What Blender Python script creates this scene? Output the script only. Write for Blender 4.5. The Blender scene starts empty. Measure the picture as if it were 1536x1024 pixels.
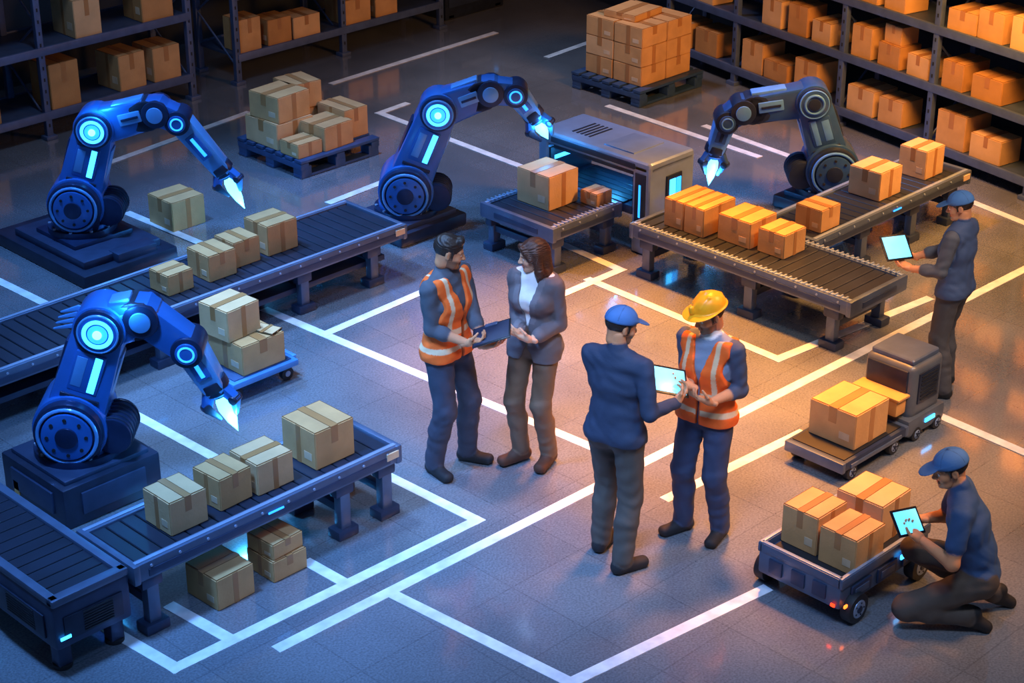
import bpy, bmesh, math, random
import numpy as np
from mathutils import Vector, Matrix, Euler
random.seed(7)
S2=2**.5
scn=bpy.context.scene
try:
    scn.view_settings.view_transform='Standard'; scn.view_settings.look='None'
except Exception: pass

# ------------------------------------------------------------------ materials
def lin(h):
    h=h.lstrip('#'); r=[int(h[i:i+2],16)/255 for i in (0,2,4)]
    return tuple((c/12.92 if c<=.04045 else ((c+.055)/1.055)**2.4) for c in r)
MATS={}
def mat(name,hexc,rough=.5,metal=0.,var=.15,scale=8.,bump=0.,bscale=60.,em=0.,emc=None,coat=0.):
    if name in MATS: return MATS[name]
    m=bpy.data.materials.new(name); m.use_nodes=True; nt=m.node_tree; N=nt.nodes; Lk=nt.links
    b=N['Principled BSDF']; c=lin(hexc)
    b.inputs['Roughness'].default_value=rough; b.inputs['Metallic'].default_value=metal
    if coat: b.inputs['Coat Weight'].default_value=coat; b.inputs['Coat Roughness'].default_value=.15
    tc=N.new('ShaderNodeTexCoord'); nz=N.new('ShaderNodeTexNoise'); nz.inputs['Scale'].default_value=scale; nz.inputs['Detail'].default_value=4
    Lk.new(tc.outputs['Object'],nz.inputs['Vector'])
    rp=N.new('ShaderNodeValToRGB'); rp.color_ramp.elements[0].position=.3; rp.color_ramp.elements[1].position=.7
    rp.color_ramp.elements[0].color=tuple(x*(1-var) for x in c)+(1,); rp.color_ramp.elements[1].color=tuple(min(1,x*(1+var)) for x in c)+(1,)
    Lk.new(nz.outputs['Fac'],rp.inputs['Fac']); Lk.new(rp.outputs['Color'],b.inputs['Base Color'])
    if bump:
        n2=N.new('ShaderNodeTexNoise'); n2.inputs['Scale'].default_value=bscale; Lk.new(tc.outputs['Object'],n2.inputs['Vector'])
        bp=N.new('ShaderNodeBump'); bp.inputs['Strength'].default_value=bump; bp.inputs['Distance'].default_value=.01
        Lk.new(n2.outputs['Fac'],bp.inputs['Height']); Lk.new(bp.outputs['Normal'],b.inputs['Normal'])
    if em:
        b.inputs['Emission Color'].default_value=lin(emc or hexc)+(1,); b.inputs['Emission Strength'].default_value=em
    MATS[name]=m; return m
CARD=mat('cardboard','c99a64',.75,var=.12,scale=5,bump=.15)
CARD2=mat('cardboard_pale','d4ab7a',.75,var=.1,scale=5,bump=.15)
CARD3=mat('cardboard_brown','b98750',.75,var=.12,scale=5,bump=.15)
TAPE=mat('packing_tape','ae7a48',.35,var=.06)
CREASE=mat('cardboard_crease','6a4422',.8)
LABEL=mat('paper_label','d8bc98',.6)
BLUE=mat('robot_blue_paint','2868b8',.32,.25,var=.12,scale=4,coat=.5)
BLUEL=mat('robot_light_blue','5b9fe0',.3,.25,var=.08,coat=.4)
NAVY=mat('robot_navy_joint','1e3052',.35,.4,var=.2)
SLATE=mat('robot_slate_paint','34588e',.32,.3,var=.12,coat=.4)
SLATEL=mat('robot_slate_light','6299dc',.32,.25,var=.1)
DARK=mat('dark_machine_metal','283248',.4,.4,var=.2)
DARK2=mat('black_rubber','171a21',.6,var=.2)
STEEL=mat('conveyor_steel','566681',.38,.35,var=.12)
STEELL=mat('conveyor_steel_edge','97aac6',.35,.4,var=.08)
STEELD=mat('conveyor_steel_dark','354360',.42,.4,var=.15)
BELT=mat('belt_slat','212838',.42,.1,var=.2,scale=3)
BELTG=mat('belt_gap','0c0e13',.7)
GLOW=mat('cyan_glow','30a8ff',.3,em=4.2,emc='38b0ff')
GLOWS=mat('cyan_glow_soft','2a90f0',.3,em=2.0,emc='2a9aff')
BLADE=mat('work_light_tip','a8ecff',.3,em=4.0,emc='66ccff')
SCREEN=mat('tablet_screen','7fe0ff',.3,em=1.2,emc='5ccfff')
SCRB=mat('tablet_bezel','12161e',.3)
PALW=mat('pallet_blue_steel','33507a',.45,.3,var=.2)
RACKM=mat('rack_steel_blue','52648a',.45,.3,var=.15)
RACKD=mat('rack_shelf_board','404f6c',.5,.3,var=.15)
SCANB=mat('scanner_shell','869cbc',.3,.3,var=.08,coat=.3)
SCAND=mat('scanner_dark','2c3648',.4,.4)
ORNG=mat('orange_lamp','ff8030',.4,em=4,emc='ff6a20')
REDL=mat('red_lamp','ff4020',.4,em=4,emc='ff3010')
CARTB=mat('cart_blue_paint','4a8cd0',.35,.2,var=.1)
AGVM=mat('agv_shell','5a626e',.4,.25,var=.12)
AGVO=mat('agv_orange_panel','d39a55',.45,var=.1)
WALLM=mat('wall_paint_dark','232c3a',.8,var=.2,scale=2)
CLIPS=mat('clipboard_sheet','202a40',.5)

def figmat(name,rough,bump=.25,bs=90):
    m=bpy.data.materials.new(name); m.use_nodes=True; nt=m.node_tree; N=nt.nodes; Lk=nt.links; b=N['Principled BSDF']
    a=N.new('ShaderNodeAttribute'); a.attribute_name='Col'
    tc=N.new('ShaderNodeTexCoord'); nz=N.new('ShaderNodeTexNoise'); nz.inputs['Scale'].default_value=14; Lk.new(tc.outputs['Object'],nz.inputs['Vector'])
    mr=N.new('ShaderNodeMapRange'); mr.inputs['To Min'].default_value=.85; mr.inputs['To Max'].default_value=1.15; Lk.new(nz.outputs['Fac'],mr.inputs['Value'])
    mx=N.new('ShaderNodeVectorMath'); mx.operation='SCALE'; Lk.new(a.outputs['Color'],mx.inputs[0]); Lk.new(mr.outputs['Result'],mx.inputs['Scale'])
    Lk.new(mx.outputs['Vector'],b.inputs['Base Color']); b.inputs['Roughness'].default_value=rough
    if bump:
        n2=N.new('ShaderNodeTexNoise'); n2.inputs['Scale'].default_value=bs; Lk.new(tc.outputs['Object'],n2.inputs['Vector'])
        bp=N.new('ShaderNodeBump'); bp.inputs['Strength'].default_value=bump; bp.inputs['Distance'].default_value=.004
        Lk.new(n2.outputs['Fac'],bp.inputs['Height']); Lk.new(bp.outputs['Normal'],b.inputs['Normal'])
    return m
CLOTH=figmat('clothing_fabric',.78); SKIN=figmat('skin_surface',.5,.05); HARD=figmat('hard_plastic_and_leather',.32,.03); HAIRM=figmat('hair_strands',.5,.4,160)

# ------------------------------------------------------------------ mesh builder
class MB:
    def __init__(s): s.V=[];s.F=[];s.I=[];s.mats=[]
    def mi(s,m):
        if m not in s.mats: s.mats.append(m)
        return s.mats.index(m)
    def addbm(s,bm,m,M=None):
        o=len(s.V); i=s.mi(m)
        bm.verts.index_update()
        for v in bm.verts: s.V.append((M@v.co) if M else v.co.copy())
        for f in bm.faces: s.F.append([o+v.index for v in f.verts]); s.I.append(i)
        bm.free()
    def box(s,c,sz,m,bev=.008,rz=0,R=None,seg=2,taper=1.):
        bm=bmesh.new(); bmesh.ops.create_cube(bm,size=1)
        for v in bm.verts:
            t=taper if v.co.z>0 else 1.
            v.co=Vector((v.co.x*sz[0]*t,v.co.y*sz[1]*t,v.co.z*sz[2]))
        bev=min(bev,.45*min(sz))
        if bev>0: bmesh.ops.bevel(bm,geom=bm.edges[:],offset=bev,segments=seg,affect='EDGES',profile=.6)
        M=Matrix.Translation(Vector(c))@(R.to_4x4() if R is not None else Matrix.Rotation(rz,4,'Z'))
        s.addbm(bm,m,M)
    def cyl(s,p,q,r,m,r2=None,seg=36,bev=.006):
        p=Vector(p);q=Vector(q); d=q-p; L=d.length; r2=r if r2 is None else r2
        bm=bmesh.new(); bmesh.ops.create_cone(bm,cap_ends=True,segments=seg,radius1=r,radius2=max(r2,1e-4),depth=L)
        if bev>0 and min(r,r2)>bev*1.5 and L>2.2*bev:
            es=[e for e in bm.edges if len(e.link_faces)==2 and any(len(f.verts)>4 for f in e.link_faces)]
            bmesh.ops.bevel(bm,geom=es,offset=bev,segments=2,affect='EDGES',profile=.6)
        M=Matrix.Translation((p+q)/2)@d.to_track_quat('Z','Y').to_matrix().to_4x4()
        s.addbm(bm,m,M)
    def ring(s,c,ax,R,r,m,seg=36,rs=8):
        ax=Vector(ax).normalized(); M=Matrix.Translation(Vector(c))@ax.to_track_quat('Z','Y').to_matrix().to_4x4()
        bm=bmesh.new(); vs=[]
        for i in range(seg):
            a=2*math.pi*i/seg; row=[]
            for j in range(rs):
                b=2*math.pi*j/rs; rr=R+r*math.cos(b)
                row.append(bm.verts.new((rr*math.cos(a),rr*math.sin(a),r*math.sin(b))))
            vs.append(row)
        for i in range(seg):
            for j in range(rs):
                bm.faces.new((vs[i][j],vs[(i+1)%seg][j],vs[(i+1)%seg][(j+1)%rs],vs[i][(j+1)%rs]))
        s.addbm(bm,m,M)
    def rev(s,p,ax,prof,m,seg=24):
        ax=Vector(ax).normalized(); M=Matrix.Translation(Vector(p))@ax.to_track_quat('Z','Y').to_matrix().to_4x4()
        bm=bmesh.new(); rows=[]
        for r,h in prof:
            rows.append([bm.verts.new((max(r,1e-4)*math.cos(2*math.pi*i/seg),max(r,1e-4)*math.sin(2*math.pi*i/seg),h)) for i in range(seg)])
        for a,b in zip(rows[:-1],rows[1:]):
            for i in range(seg): bm.faces.new((a[i],a[(i+1)%seg],b[(i+1)%seg],b[i]))
        bm.faces.new(rows[0][::-1]); bm.faces.new(rows[-1])
        s.addbm(bm,m,M)
    def link(s,P,Q,rp,rq,tp,tq,ax,m,bev=.014,n=10):
        P=Vector(P);Q=Vector(Q);ax=Vector(ax).normalized(); d=(Q-P).normalized(); e=ax.cross(d).normalized()
        bm=bmesh.new()
        for C,r,t in ((P,rp,tp),(Q,rq,tq)):
            for i in range(n):
                a=2*math.pi*(i+.5)/n
                for sg in (-1,1): bm.verts.new(C+d*r*math.cos(a)+e*r*math.sin(a)+ax*sg*t/2)
        g=bmesh.ops.convex_hull(bm,input=bm.verts[:])
        dl=[x for x in g['geom_interior'] if isinstance(x,bmesh.types.BMVert)]
        if dl: bmesh.ops.delete(bm,geom=dl,context='VERTS')
        bmesh.ops.dissolve_limit(bm,angle_limit=.03,verts=bm.verts[:],edges=bm.edges[:])
        es=[x for x in bm.edges if len(x.link_faces)==2 and x.calc_face_angle(0)>1.0]
        if es and bev>0:
            bmesh.ops.bevel(bm,geom=es,offset=bev,segments=2,affect='EDGES',profile=.6)
        s.addbm(bm,m)
    def carton(s,c,sz,rz=0,m=None,tape=0,label=True):
        m=m or random.choice([CARD,CARD2,CARD]); M=Matrix.Translation(Vector(c))@Matrix.Rotation(rz,4,'Z'); x,y,z=sz
        def B(cc,ss,mm,bev):
            bm=bmesh.new(); bmesh.ops.create_cube(bm,size=1)
            for v in bm.verts: v.co=Vector((v.co.x*ss[0],v.co.y*ss[1],v.co.z*ss[2]))
            if bev: bmesh.ops.bevel(bm,geom=bm.edges[:],offset=bev,segments=2,affect='EDGES')
            s.addbm(bm,mm,M@Matrix.Translation(Vector(cc)))
        B((0,0,z/2),(x,y,z),m,.006)
        e=.0016
        w=.17*min(x,y)
        if tape==0:
            B((0,0,z),(x+2*e,w,2*e),TAPE,0)
            for sg in (-1,1): B((sg*x/2,0,z*.78),(2*e,w,z*.44),TAPE,0)
            for sg in (-1,1): B((0,sg*(w*.5+.002),z),(x*.99,.004,e*1.6),CREASE,0)
            B((0,-y/2,z*.5),(w*.8,2*e,z*.98),TAPE,0)
        else:
            B((0,0,z),(w,y+2*e,2*e),TAPE,0)
            for sg in (-1,1): B((0,sg*y/2,z*.78),(w,2*e,z*.44),TAPE,0)
            for sg in (-1,1): B((sg*(w*.5+.002),0,z),(.004,y*.99,e*1.6),CREASE,0)
            B((-x/2,0,z*.5),(2*e,w*.8,z*.98),TAPE,0)
        for sg in (-1,1):
            B((sg*(x/2-.007),0,z),(.003,y*.98,e*1.2),CREASE,0); B((0,sg*(y/2-.007),z),(x*.98,.003,e*1.2),CREASE,0)
        if label:
            B((-x/2,-y*.27,z*.3),(2*e,y*.22,z*.2),LABEL,0)
    def obj(s,name,loc=(0,0,0),parent=None,rz=0,sm=.6):
        me=bpy.data.meshes.new(name)
        me.from_pydata([tuple(v) for v in s.V],[],s.F)
        for m in s.mats: me.materials.append(m)
        me.polygons.foreach_set('material_index',s.I); me.polygons.foreach_set('use_smooth',[True]*len(s.F)); me.update()
        me.set_sharp_from_angle(angle=sm)
        ob=bpy.data.objects.new(name,me); bpy.context.collection.objects.link(ob); ob.location=loc; ob.rotation_euler=(0,0,rz)
        if parent: ob.parent=parent
        return ob

# ------------------------------------------------------------------ floor, walls, markings
def plane(name,pts,m):
    me=bpy.data.meshes.new(name); me.from_pydata(pts,[],[(0,1,2,3)]); me.materials.append(m)
    ob=bpy.data.objects.new(name,me); bpy.context.collection.objects.link(ob); return ob
def floor_mat():
    m=bpy.data.materials.new('polished_concrete'); m.use_nodes=True; nt=m.node_tree;N=nt.nodes;Lk=nt.links;b=N['Principled BSDF']
    tc=N.new('ShaderNodeTexCoord')
    big=N.new('ShaderNodeTexNoise');big.inputs['Scale'].default_value=1.1;big.inputs['Detail'].default_value=6
    fine=N.new('ShaderNodeTexNoise');fine.inputs['Scale'].default_value=70;fine.inputs['Detail'].default_value=3
    br=N.new('ShaderNodeTexBrick');br.offset=0;br.inputs['Scale'].default_value=1;br.inputs['Mortar Size'].default_value=.005
    br.inputs['Brick Width'].default_value=.62;br.inputs['Row Height'].default_value=.62
    br.inputs['Color1'].default_value=(1,1,1,1);br.inputs['Color2'].default_value=(.92,.92,.92,1);br.inputs['Mortar'].default_value=(.76,.76,.76,1)
    for n in (big,fine,br): Lk.new(tc.outputs['Object'],n.inputs['Vector'])
    r1=N.new('ShaderNodeValToRGB');r1.color_ramp.elements[0].position=.3;r1.color_ramp.elements[1].position=.72
    r1.color_ramp.elements[0].color=lin('686d75')+(1,);r1.color_ramp.elements[1].color=lin('80858e')+(1,)
    Lk.new(big.outputs['Fac'],r1.inputs['Fac'])
    r2=N.new('ShaderNodeValToRGB');r2.color_ramp.elements[0].position=.34;r2.color_ramp.elements[1].position=.66
    r2.color_ramp.elements[0].color=(.76,.76,.76,1);r2.color_ramp.elements[1].color=(1.16,1.16,1.16,1)
    Lk.new(fine.outputs['Fac'],r2.inputs['Fac'])
    m1=N.new('ShaderNodeMix');m1.data_type='RGBA';m1.blend_type='MULTIPLY';m1.inputs[0].default_value=1
    m2=N.new('ShaderNodeMix');m2.data_type='RGBA';m2.blend_type='MULTIPLY';m2.inputs[0].default_value=1
    Lk.new(r1.outputs[0],m1.inputs[6]);Lk.new(r2.outputs[0],m1.inputs[7]);Lk.new(m1.outputs[2],m2.inputs[6]);Lk.new(br.outputs['Color'],m2.inputs[7])
    Lk.new(m2.outputs[2],b.inputs['Base Color'])
    mr=N.new('ShaderNodeMapRange');mr.inputs['To Min'].default_value=.12;mr.inputs['To Max'].default_value=.28;Lk.new(big.outputs['Fac'],mr.inputs['Value']);Lk.new(mr.outputs[0],b.inputs['Roughness'])
    b.inputs['Specular IOR Level'].default_value=.9
    b.inputs['Coat Weight'].default_value=1.; b.inputs['Coat Roughness'].default_value=.09; b.inputs['Coat IOR'].default_value=2.0
    bp=N.new('ShaderNodeBump');bp.inputs['Strength'].default_value=.05;bp.inputs['Distance'].default_value=.004
    Lk.new(fine.outputs['Fac'],bp.inputs['Height']);Lk.new(bp.outputs[0],b.inputs['Normal'])
    return m
plane('floor',[(-9,-9,0),(9,-9,0),(9,10,0),(-9,10,0)],floor_mat())
plane('wall_back',[(-9,8.4,0),(9,8.4,0),(9,8.4,4.5),(-9,8.4,4.5)],WALLM)
plane('wall_right',[(8.0,8.4,0),(6.0,-9,0),(6.0,-9,4.5),(8.0,8.4,4.5)],WALLM)
LINEM=mat('floor_line_paint','dfe2e6',.4,var=.18,scale=9)
mb=MB(); zl=[.002]
def fl(a,b,w=.085):
    a=Vector((*a,0));b=Vector((*b,0)); d=b-a; ang=math.atan2(d.y,d.x); zl[0]+=.00012
    mb.box((a+b)/2+Vector((0,0,zl[0])),(d.length+w,w,.003),LINEM,0,rz=ang)
for a,b in [((-1.01,1.84),(-.79,-2.0)),((-3.90,-1.96),(4.5,-2.13)),((-.96,-2.46),(.4,-2.54)),((-3.06,-2.0),(-2.94,-3.42)),((-2.94,-3.42),(-1.39,-3.61)),
            ((-4.47,-1.69),(-2.08,-1.75)),((-2.11,-.85),(-2.08,-1.75)),((-4.53,-.99),(-4.47,-1.69)),((-2.83,1.12),(-2.80,.05)),((-4.11,-1.16),(-4.07,-1.66)),
            ((-3.20,-1.37),(-3.19,-1.68)),((1.34,-3.05),(1.25,-4.6)),((5.17,-.88),(4.95,-2.1)),((2.91,4.89),(2.82,2.3)),((2.91,4.89),(3.3,4.92)),((5.03,2.17),(4.92,.88)),
            ((4.79,3.31),(4.7,1.25)),((3.21,6.01),(5.81,6.12)),((.05,5.66),(1.91,5.89)),((-2.28,4.4),(-2.22,2.9)),((1.31,.37),(1.24,-1.69)),((1.24,-1.69),(3.01,-1.88)),
            ((-.95,1.15),(.19,1.2)),((.5,.33),(1.65,.33)),((1.65,.33),(1.71,1.11)),((-.6,4.4),(-.55,3.2)),((5.6,5.0),(7.0,5.1)),((.9,3.3),(1.6,3.35))]:
    fl(a,b)
mb.obj('floor_marking_lines')

# ------------------------------------------------------------------ racks
def rack(name,P0,P1,depth,posts,levels,H,seed,fill=.85,bh=(.2,.36),scale=1.):
    rnd=random.Random(seed); P0=Vector((*P0,0));P1=Vector((*P1,0)); d=(P1-P0); L=d.length; d.normalize(); ang=math.atan2(d.y,d.x)
    mb=MB(); bx=MB()
    for px in posts:
        for y in (0.03,depth-.03):
            mb.box((px,y,H/2),(.07,.06,H),RACKM,.006)
            mb.box((px,y,.02),(.13,.12,.04),RACKM,.006)
        for z in np.arange(.15,H,.12):
            mb.box((px,-.002,z),(.016,.004,.035),DARK2,0)
        z=.2; fl_=0
        while z<H-.5:
            a=Vector((px,.04,z+(.5 if fl_ else 0)));b=Vector((px,depth-.04,z+(0 if fl_ else .5)))
            mb.cyl(a,b,.012,RACKM,seg=8,bev=0); z+=.5; fl_^=1
    x0,x1=posts[0],posts[-1]
    for z in levels:
        mb.box(((x0+x1)/2,depth/2,z-.02),(x1-x0,depth-.02,.03),RACKD,.004)
        for y in (.01,depth-.01):
            mb.box(((x0+x1)/2,y,z-.03),(x1-x0,.035,.085),RACKM,.006)
        for pa,pb in zip(posts[:-1],posts[1:]):
            x=pa+.07
            while True:
                w=rnd.uniform(.26,.4)*scale; h=rnd.uniform(*bh)*scale; dp=rnd.uniform(.28,.38)*scale
                if x+w>pb-.06: break
                if rnd.random()<fill:
                    bx.carton((x+w/2,.05+dp/2,z-.003),(w-.015,dp,h),rnd.uniform(-.05,.05),rnd.choice([CARD,CARD2,CARD3]),1,True)
                    if h<.24*scale and rnd.random()<.4:
                        bx.carton((x+w/2,.06+dp/2,z+h-.003),(w*.75,dp*.8,h*.8),rnd.uniform(-.1,.1),rnd.choice([CARD,CARD3]),1,False)
                x+=w+rnd.uniform(.0,.1)
    e=bpy.data.objects.new(name,None); bpy.context.collection.objects.link(e); e.location=P0; e.rotation_euler=(0,0,ang)
    mb.obj('frame',parent=e); bx.obj('stored_boxes',parent=e)
    return e
def along(t):
    a=Vector((6.5,3.9));d=Vector((-.95,-5.16)).normalized(); return a+d*t
Pn=along(8.2);Pf=along(-.1)
rack('storage_rack',tuple(Pf),tuple(Pn),.6,[0.0,1.15,2.8,4.05,5.35,6.7,8.0],[.2,.78,1.36,1.94,2.5],2.9,3,.93)
rack('storage_rack',(-3.6,6.65),(1.8,6.65),.75,[0,1.8,3.6,5.4],[.28,.95,1.62],2.3,5,.8,(.25,.42),1.15)
rack('storage_rack',(2.45,6.7),(5.5,6.7),.75,[0,1.52,3.05],[.33,1.02,1.65],1.75,8,.85,(.22,.36),1.05)
mb=MB()
mb.box((.5,.3,.45),(1.0,.6,.9),DARK,.02); mb.box((.5,-.005,.5),(.9,.02,.7),STEELD,.01); mb.box((.5,-.02,.62),(.5,.02,.05),STEELL,.004)
for i in range(5): mb.box((.5,-.02,.25+i*.045),(.6,.012,.015),DARK2,0)
for x in (.1,.9): mb.box((x,.05,.03),(.1,.1,.06),DARK2,.01); mb.box((x,.5,.03),(.1,.1,.06),DARK2,.01)
mb.box((.85,-.02,.8),(.06,.01,.02),GLOWS,0)
mb.obj('equipment_cabinet',(5.75,6.9,0))

# ------------------------------------------------------------------ conveyors
def conveyor(name,loc,L,W,h,rz=0,legs=None,deep=False,ticks=False,led=True):
    mb=MB()
    for y,sg in ((.035,-1),(W-.035,1)):
        mb.box((L/2,y,h-.04),(L,.07,.12),STEEL,.012)
        mb.box((L/2,y,h+.022),(L-.01,.03,.008),STEELL,.003)
        yo=0 if sg<0 else W
        mb.box((L/2,yo,h-.055),(L-.16,.012,.05),STEELD,.003)
        n=int(L/.2)
        for i in range(n):
            x=.1+i*(L-.2)/max(1,n-1)
            mb.cyl((x,yo-.008,h-.01),(x,yo+.008,h-.01),.009,STEELL,seg=8,bev=0)
        if ticks:
            n=int(L/.05)
            for i in range(n):
                x=.05+i*(L-.1)/(n-1); mb.box((x,y,h+.03),(.014,.05,.012),STEELL,0)
    mb.box((L/2,W/2,h-.08),(L-.04,W-.13,.07),DARK,.01)
    mb.box((L/2,W/2,h-.012),(L-.04,W-.13,.012),BELTG,0)
    n=int((L-.06)/.105)
    for i in range(n):
        x=.03+(i+.5)*(L-.06)/n
        mb.box((x,W/2,h-.004),((L-.06)/n*.9,W-.135,.022),BELT,.005,seg=1)
    for x in (.0,L):
        mb.box((x,W/2,h-.045),(.05,W+.012,.135),STEEL,.016)
        mb.box((x+(.027 if x>0 else -.027),W/2,h-.05),(.008,W*.6,.05),STEELD,.004)
    if deep:
        mb.box((L/2,W/2,h*.42),(L-.3,W-.2,.05),STEELD,.008)
    for x in legs:
        for y in (.07,W-.07):
            mb.box((x,y,(h-.08)/2+.02),(.085,.07,h-.12),STEEL,.01)
            mb.box((x,y,h-.14),(.15,.075,.1),STEELD,.015)
            mb.box((x,y,.035),(.17,.12,.07),STEELD,.012)
        mb.box((x,W/2,.2),(.05,W-.14,.06),STEELD,.008)
    if led: mb.box((L*.5,-.008,h-.03),(.12,.006,.012),GLOWS,0); mb.box((L-.06,-.006,h-.03),(.1,.01,.05),LABEL,0)
    return mb.obj(name,loc,rz=rz)
conveyor('belt_conveyor',(-4.9,1.55,0),5.17,.8,.45,legs=[.4,1.1,1.9,2.7,3.45,4.1,4.85],deep=True)
conveyor('belt_conveyor',(-4.44,-1.33,0),2.06,.6,.5,legs=[.12,1.62,1.98],deep=False)
conveyor('belt_conveyor',(1.15,.64,0),.83,.88,.42,legs=[.08,.72],ticks=True,led=False)
conveyor('belt_conveyor',(2.40,-2.03,0),2.24,.76,.45,rz=math.pi/2,legs=[.18,1.0,2.1],ticks=True)
conveyor('belt_conveyor',(2.46,-1.12,0),2.3,.64,.45,legs=[.75,1.5,2.1])
mb=MB(); W=.52;L=2.6;h=.5
mb.box((W/2,L/2,h-.17),(W,L,.3),STEELD,.025)
for x in (.03,W-.03): mb.box((x,L/2,h),(.06,L,.05),STEEL,.012)
mb.box((W/2,.03,h),(W,.07,.05),STEEL,.012)
for i in range(24): mb.box((W/2,.12+i*.103,h-.005),(W-.12,.094,.02),BELT,.004,seg=1)
mb.box((W/2,-.004,h-.19),(W-.12,.012,.16),DARK,.01)
for i in range(8): mb.box((W/2+.03,-.012,h-.25+i*.018),(.2,.006,.007),DARK2,0)
mb.box((.06,-.012,.26),(.07,.008,.02),GLOW,.002)
mb.box((-.006,.35,h-.19),(.012,.5,.16),DARK,.01)
for i in range(8): mb.box((-.012,.35,h-.25+i*.018),(.006,.3,.007),DARK2,0)
mb.box((-.012,.75,.25),(.008,.05,.03),GLOW,.002)
for x in (.08,W-.08):
    for y in (.1,1.1,2.3): mb.box((x,y,.1),(.09,.09,.2),STEELD,.012); mb.cyl((x,y,0),(x,y,.03),.06,DARK2,seg=16)
mb.obj('belt_conveyor',(-5.0,-1.3,0))

# ------------------------------------------------------------------ scanner tunnel
mb=MB(); X0,X1=2.02,2.62; xm=(X0+X1)/2; dx=X1-X0
mb.box((xm,.45,.42),(dx,.2,.84),SCANB,.035,seg=3)
mb.box((xm,1.63,.42),(dx,.12,.84),SCANB,.035,seg=3)
mb.box((xm,1.02,.80),(dx,1.34,.12),SCANB,.04,seg=3)
mb.box((xm,1.02,.725),(dx-.05,1.0,.04),SCAND,.01)
mb.box((xm,1.56,.55),(dx-.05,.02,.3),SCAND,.005); mb.box((xm,.555,.55),(dx-.05,.02,.3),SCAND,.005)
mb.box((X1-.03,1.05,.58),(.02,.98,.26),SCAND,.005)
mb.box((X1-.045,1.05,.60),(.012,.8,.03),GLOW,.003); mb.box((X1-.045,1.05,.5),(.012,.8,.012),GLOWS,.003)
mb.box((xm,1.545,.6),(dx-.15,.012,.035),GLOW,.003)
mb.box((xm,1.07,.37),(dx-.06,1.0,.08),STEELD,.01)
for i in range(6): mb.box((X0+.07+i*.088,1.07,.413),(.078,.8,.02),BELT,.004,seg=1)
mb.box((xm+.02,.345,.45),(.2,.02,.5),SCAND,.01); mb.box((xm-.01,.333,.45),(.075,.012,.42),GLOW,.004); mb.box((xm+.07,.333,.45),(.06,.012,.42),GLOWS,.004)
mb.box((X0-.004,.45,.45),(.012,.12,.6),SCAND,.005); mb.box((X0-.012,.45,.5),(.006,.02,.3),GLOWS,0)
mb.box((X0-.004,1.02,.80),(.012,1.0,.05),SCAND,.005)
for i in range(5): mb.box((xm,1.2+i*.05,.862),(.3,.02,.006),SCAND,0)
mb.box((xm,.8,.865),(.4,.35,.012),SCANB,.005)
for y in (.45,1.63):
    for x in (X0+.07,X1-.07): mb.box((x,y,.02),(.12,.16,.04),DARK2,.01)
mb.obj('scanner_tunnel')

# ------------------------------------------------------------------ cartons placed one by one
def carton(x,y,z,sx,sy,sz,rz=0,tape=0,m=None):
    b=MB(); b.carton((0,0,0),(sx,sy,sz),0,m,tape); return b.obj('cardboard_box',(x,y,z),rz=rz)
zb=.508; zc=.458
for a in [(-3.95,-1.05,zb,.275,.275,.23,0,1),(-3.58,-1.03,zb,.255,.26,.22,.05,1),(-3.28,-1.04,zb,.285,.285,.22,0,0),(-2.80,-1.02,zb,.325,.34,.27,0,1),
          (-1.87,1.90,zc,.245,.245,.17,.03,0),(-1.47,1.91,zc,.27,.29,.22,0,1),(-1.17,1.97,zc,.26,.26,.22,0,1),(-.80,2.0,zc,.31,.31,.26,0,0),
          (1.6,1.16,zc-.03,.37,.39,.31,0,0),(1.87,.83,zc-.03,.2,.2,.12,0,0),
          (2.05,-.08,zc,.42,.21,.25,0,0),(2.05,-.30,zc,.42,.21,.25,0,0),(2.1,-.66,zc,.35,.34,.23,0,0),(2.1,-1.02,zc,.29,.27,.21,0,0),
          (2.75,-.90,zc,.27,.27,.2,0,1),(3.72,-.80,zc,.33,.33,.26,0,0),(4.42,-.81,zc,.29,.29,.27,0,0),
          (-.40,3.92,0,.36,.37,.28,.0,0),(-3.80,-1.24,0,.29,.31,.22,.03,0),(-3.37,-1.26,0,.27,.27,.15,0,1),(-3.37,-1.25,.152,.25,.25,.11,.06,1)]:
    carton(*a)

# ------------------------------------------------------------------ pallets
def pallet(name,loc,sx,sy,stack):
    mb=MB(); z=.17
    for i in range(7):
        y=-sy/2+.05+i*(sy-.1)/6; mb.box((0,y,z),(sx,.11,.03),PALW,.006)
    for x in (-sx/2+.05,0,sx/2-.05): mb.box((x,0,z-.05),(.1,sy,.06),PALW,.008)
    for x in (-sx/2+.07,0,sx/2-.07):
        for y in (-sy/2+.07,0,sy/2-.07): mb.box((x,y,.06),(.13,.13,.12),PALW,.012)
    for y in (-sy/2+.07,0,sy/2-.07): mb.box((0,y,.018),(sx,.12,.03),PALW,.006)
    e=bpy.data.objects.new(name,None); bpy.context.collection.objects.link(e); e.location=loc
    mb.obj('deck',parent=e)
    bx=MB()
    for (x,y,zz,a,b,c,r,t) in stack: bx.carton((x,y,z+.016+zz),(a,b,c),r,None,t)
    bx.obj('boxes',parent=e); return e
pallet('loaded_pallet',(1.58,4.45,0),1.0,1.0,[(-.24,.14,0,.46,.5,.26,0,0),(-.24,.12,.262,.42,.42,.26,.08,0),(.18,.27,0,.36,.38,.26,0,1),(.10,.26,.262,.34,.36,.26,-.1,1),
   (.02,-.26,0,.38,.38,.24,.05,0),(.34,-.14,0,.3,.42,.3,0,1),(-.33,-.30,0,.3,.28,.14,0,0)])
st=[]
for lz in range(3):
    for ix in (-1,1):
        for iy in (-1,1): st.append((ix*.205,iy*.205,lz*.212,.4,.4,.21,random.uniform(-.03,.03),(lz+ix)%2))
st.append((-.05,.05,.636,.5,.42,.07,.1,0))
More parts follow.
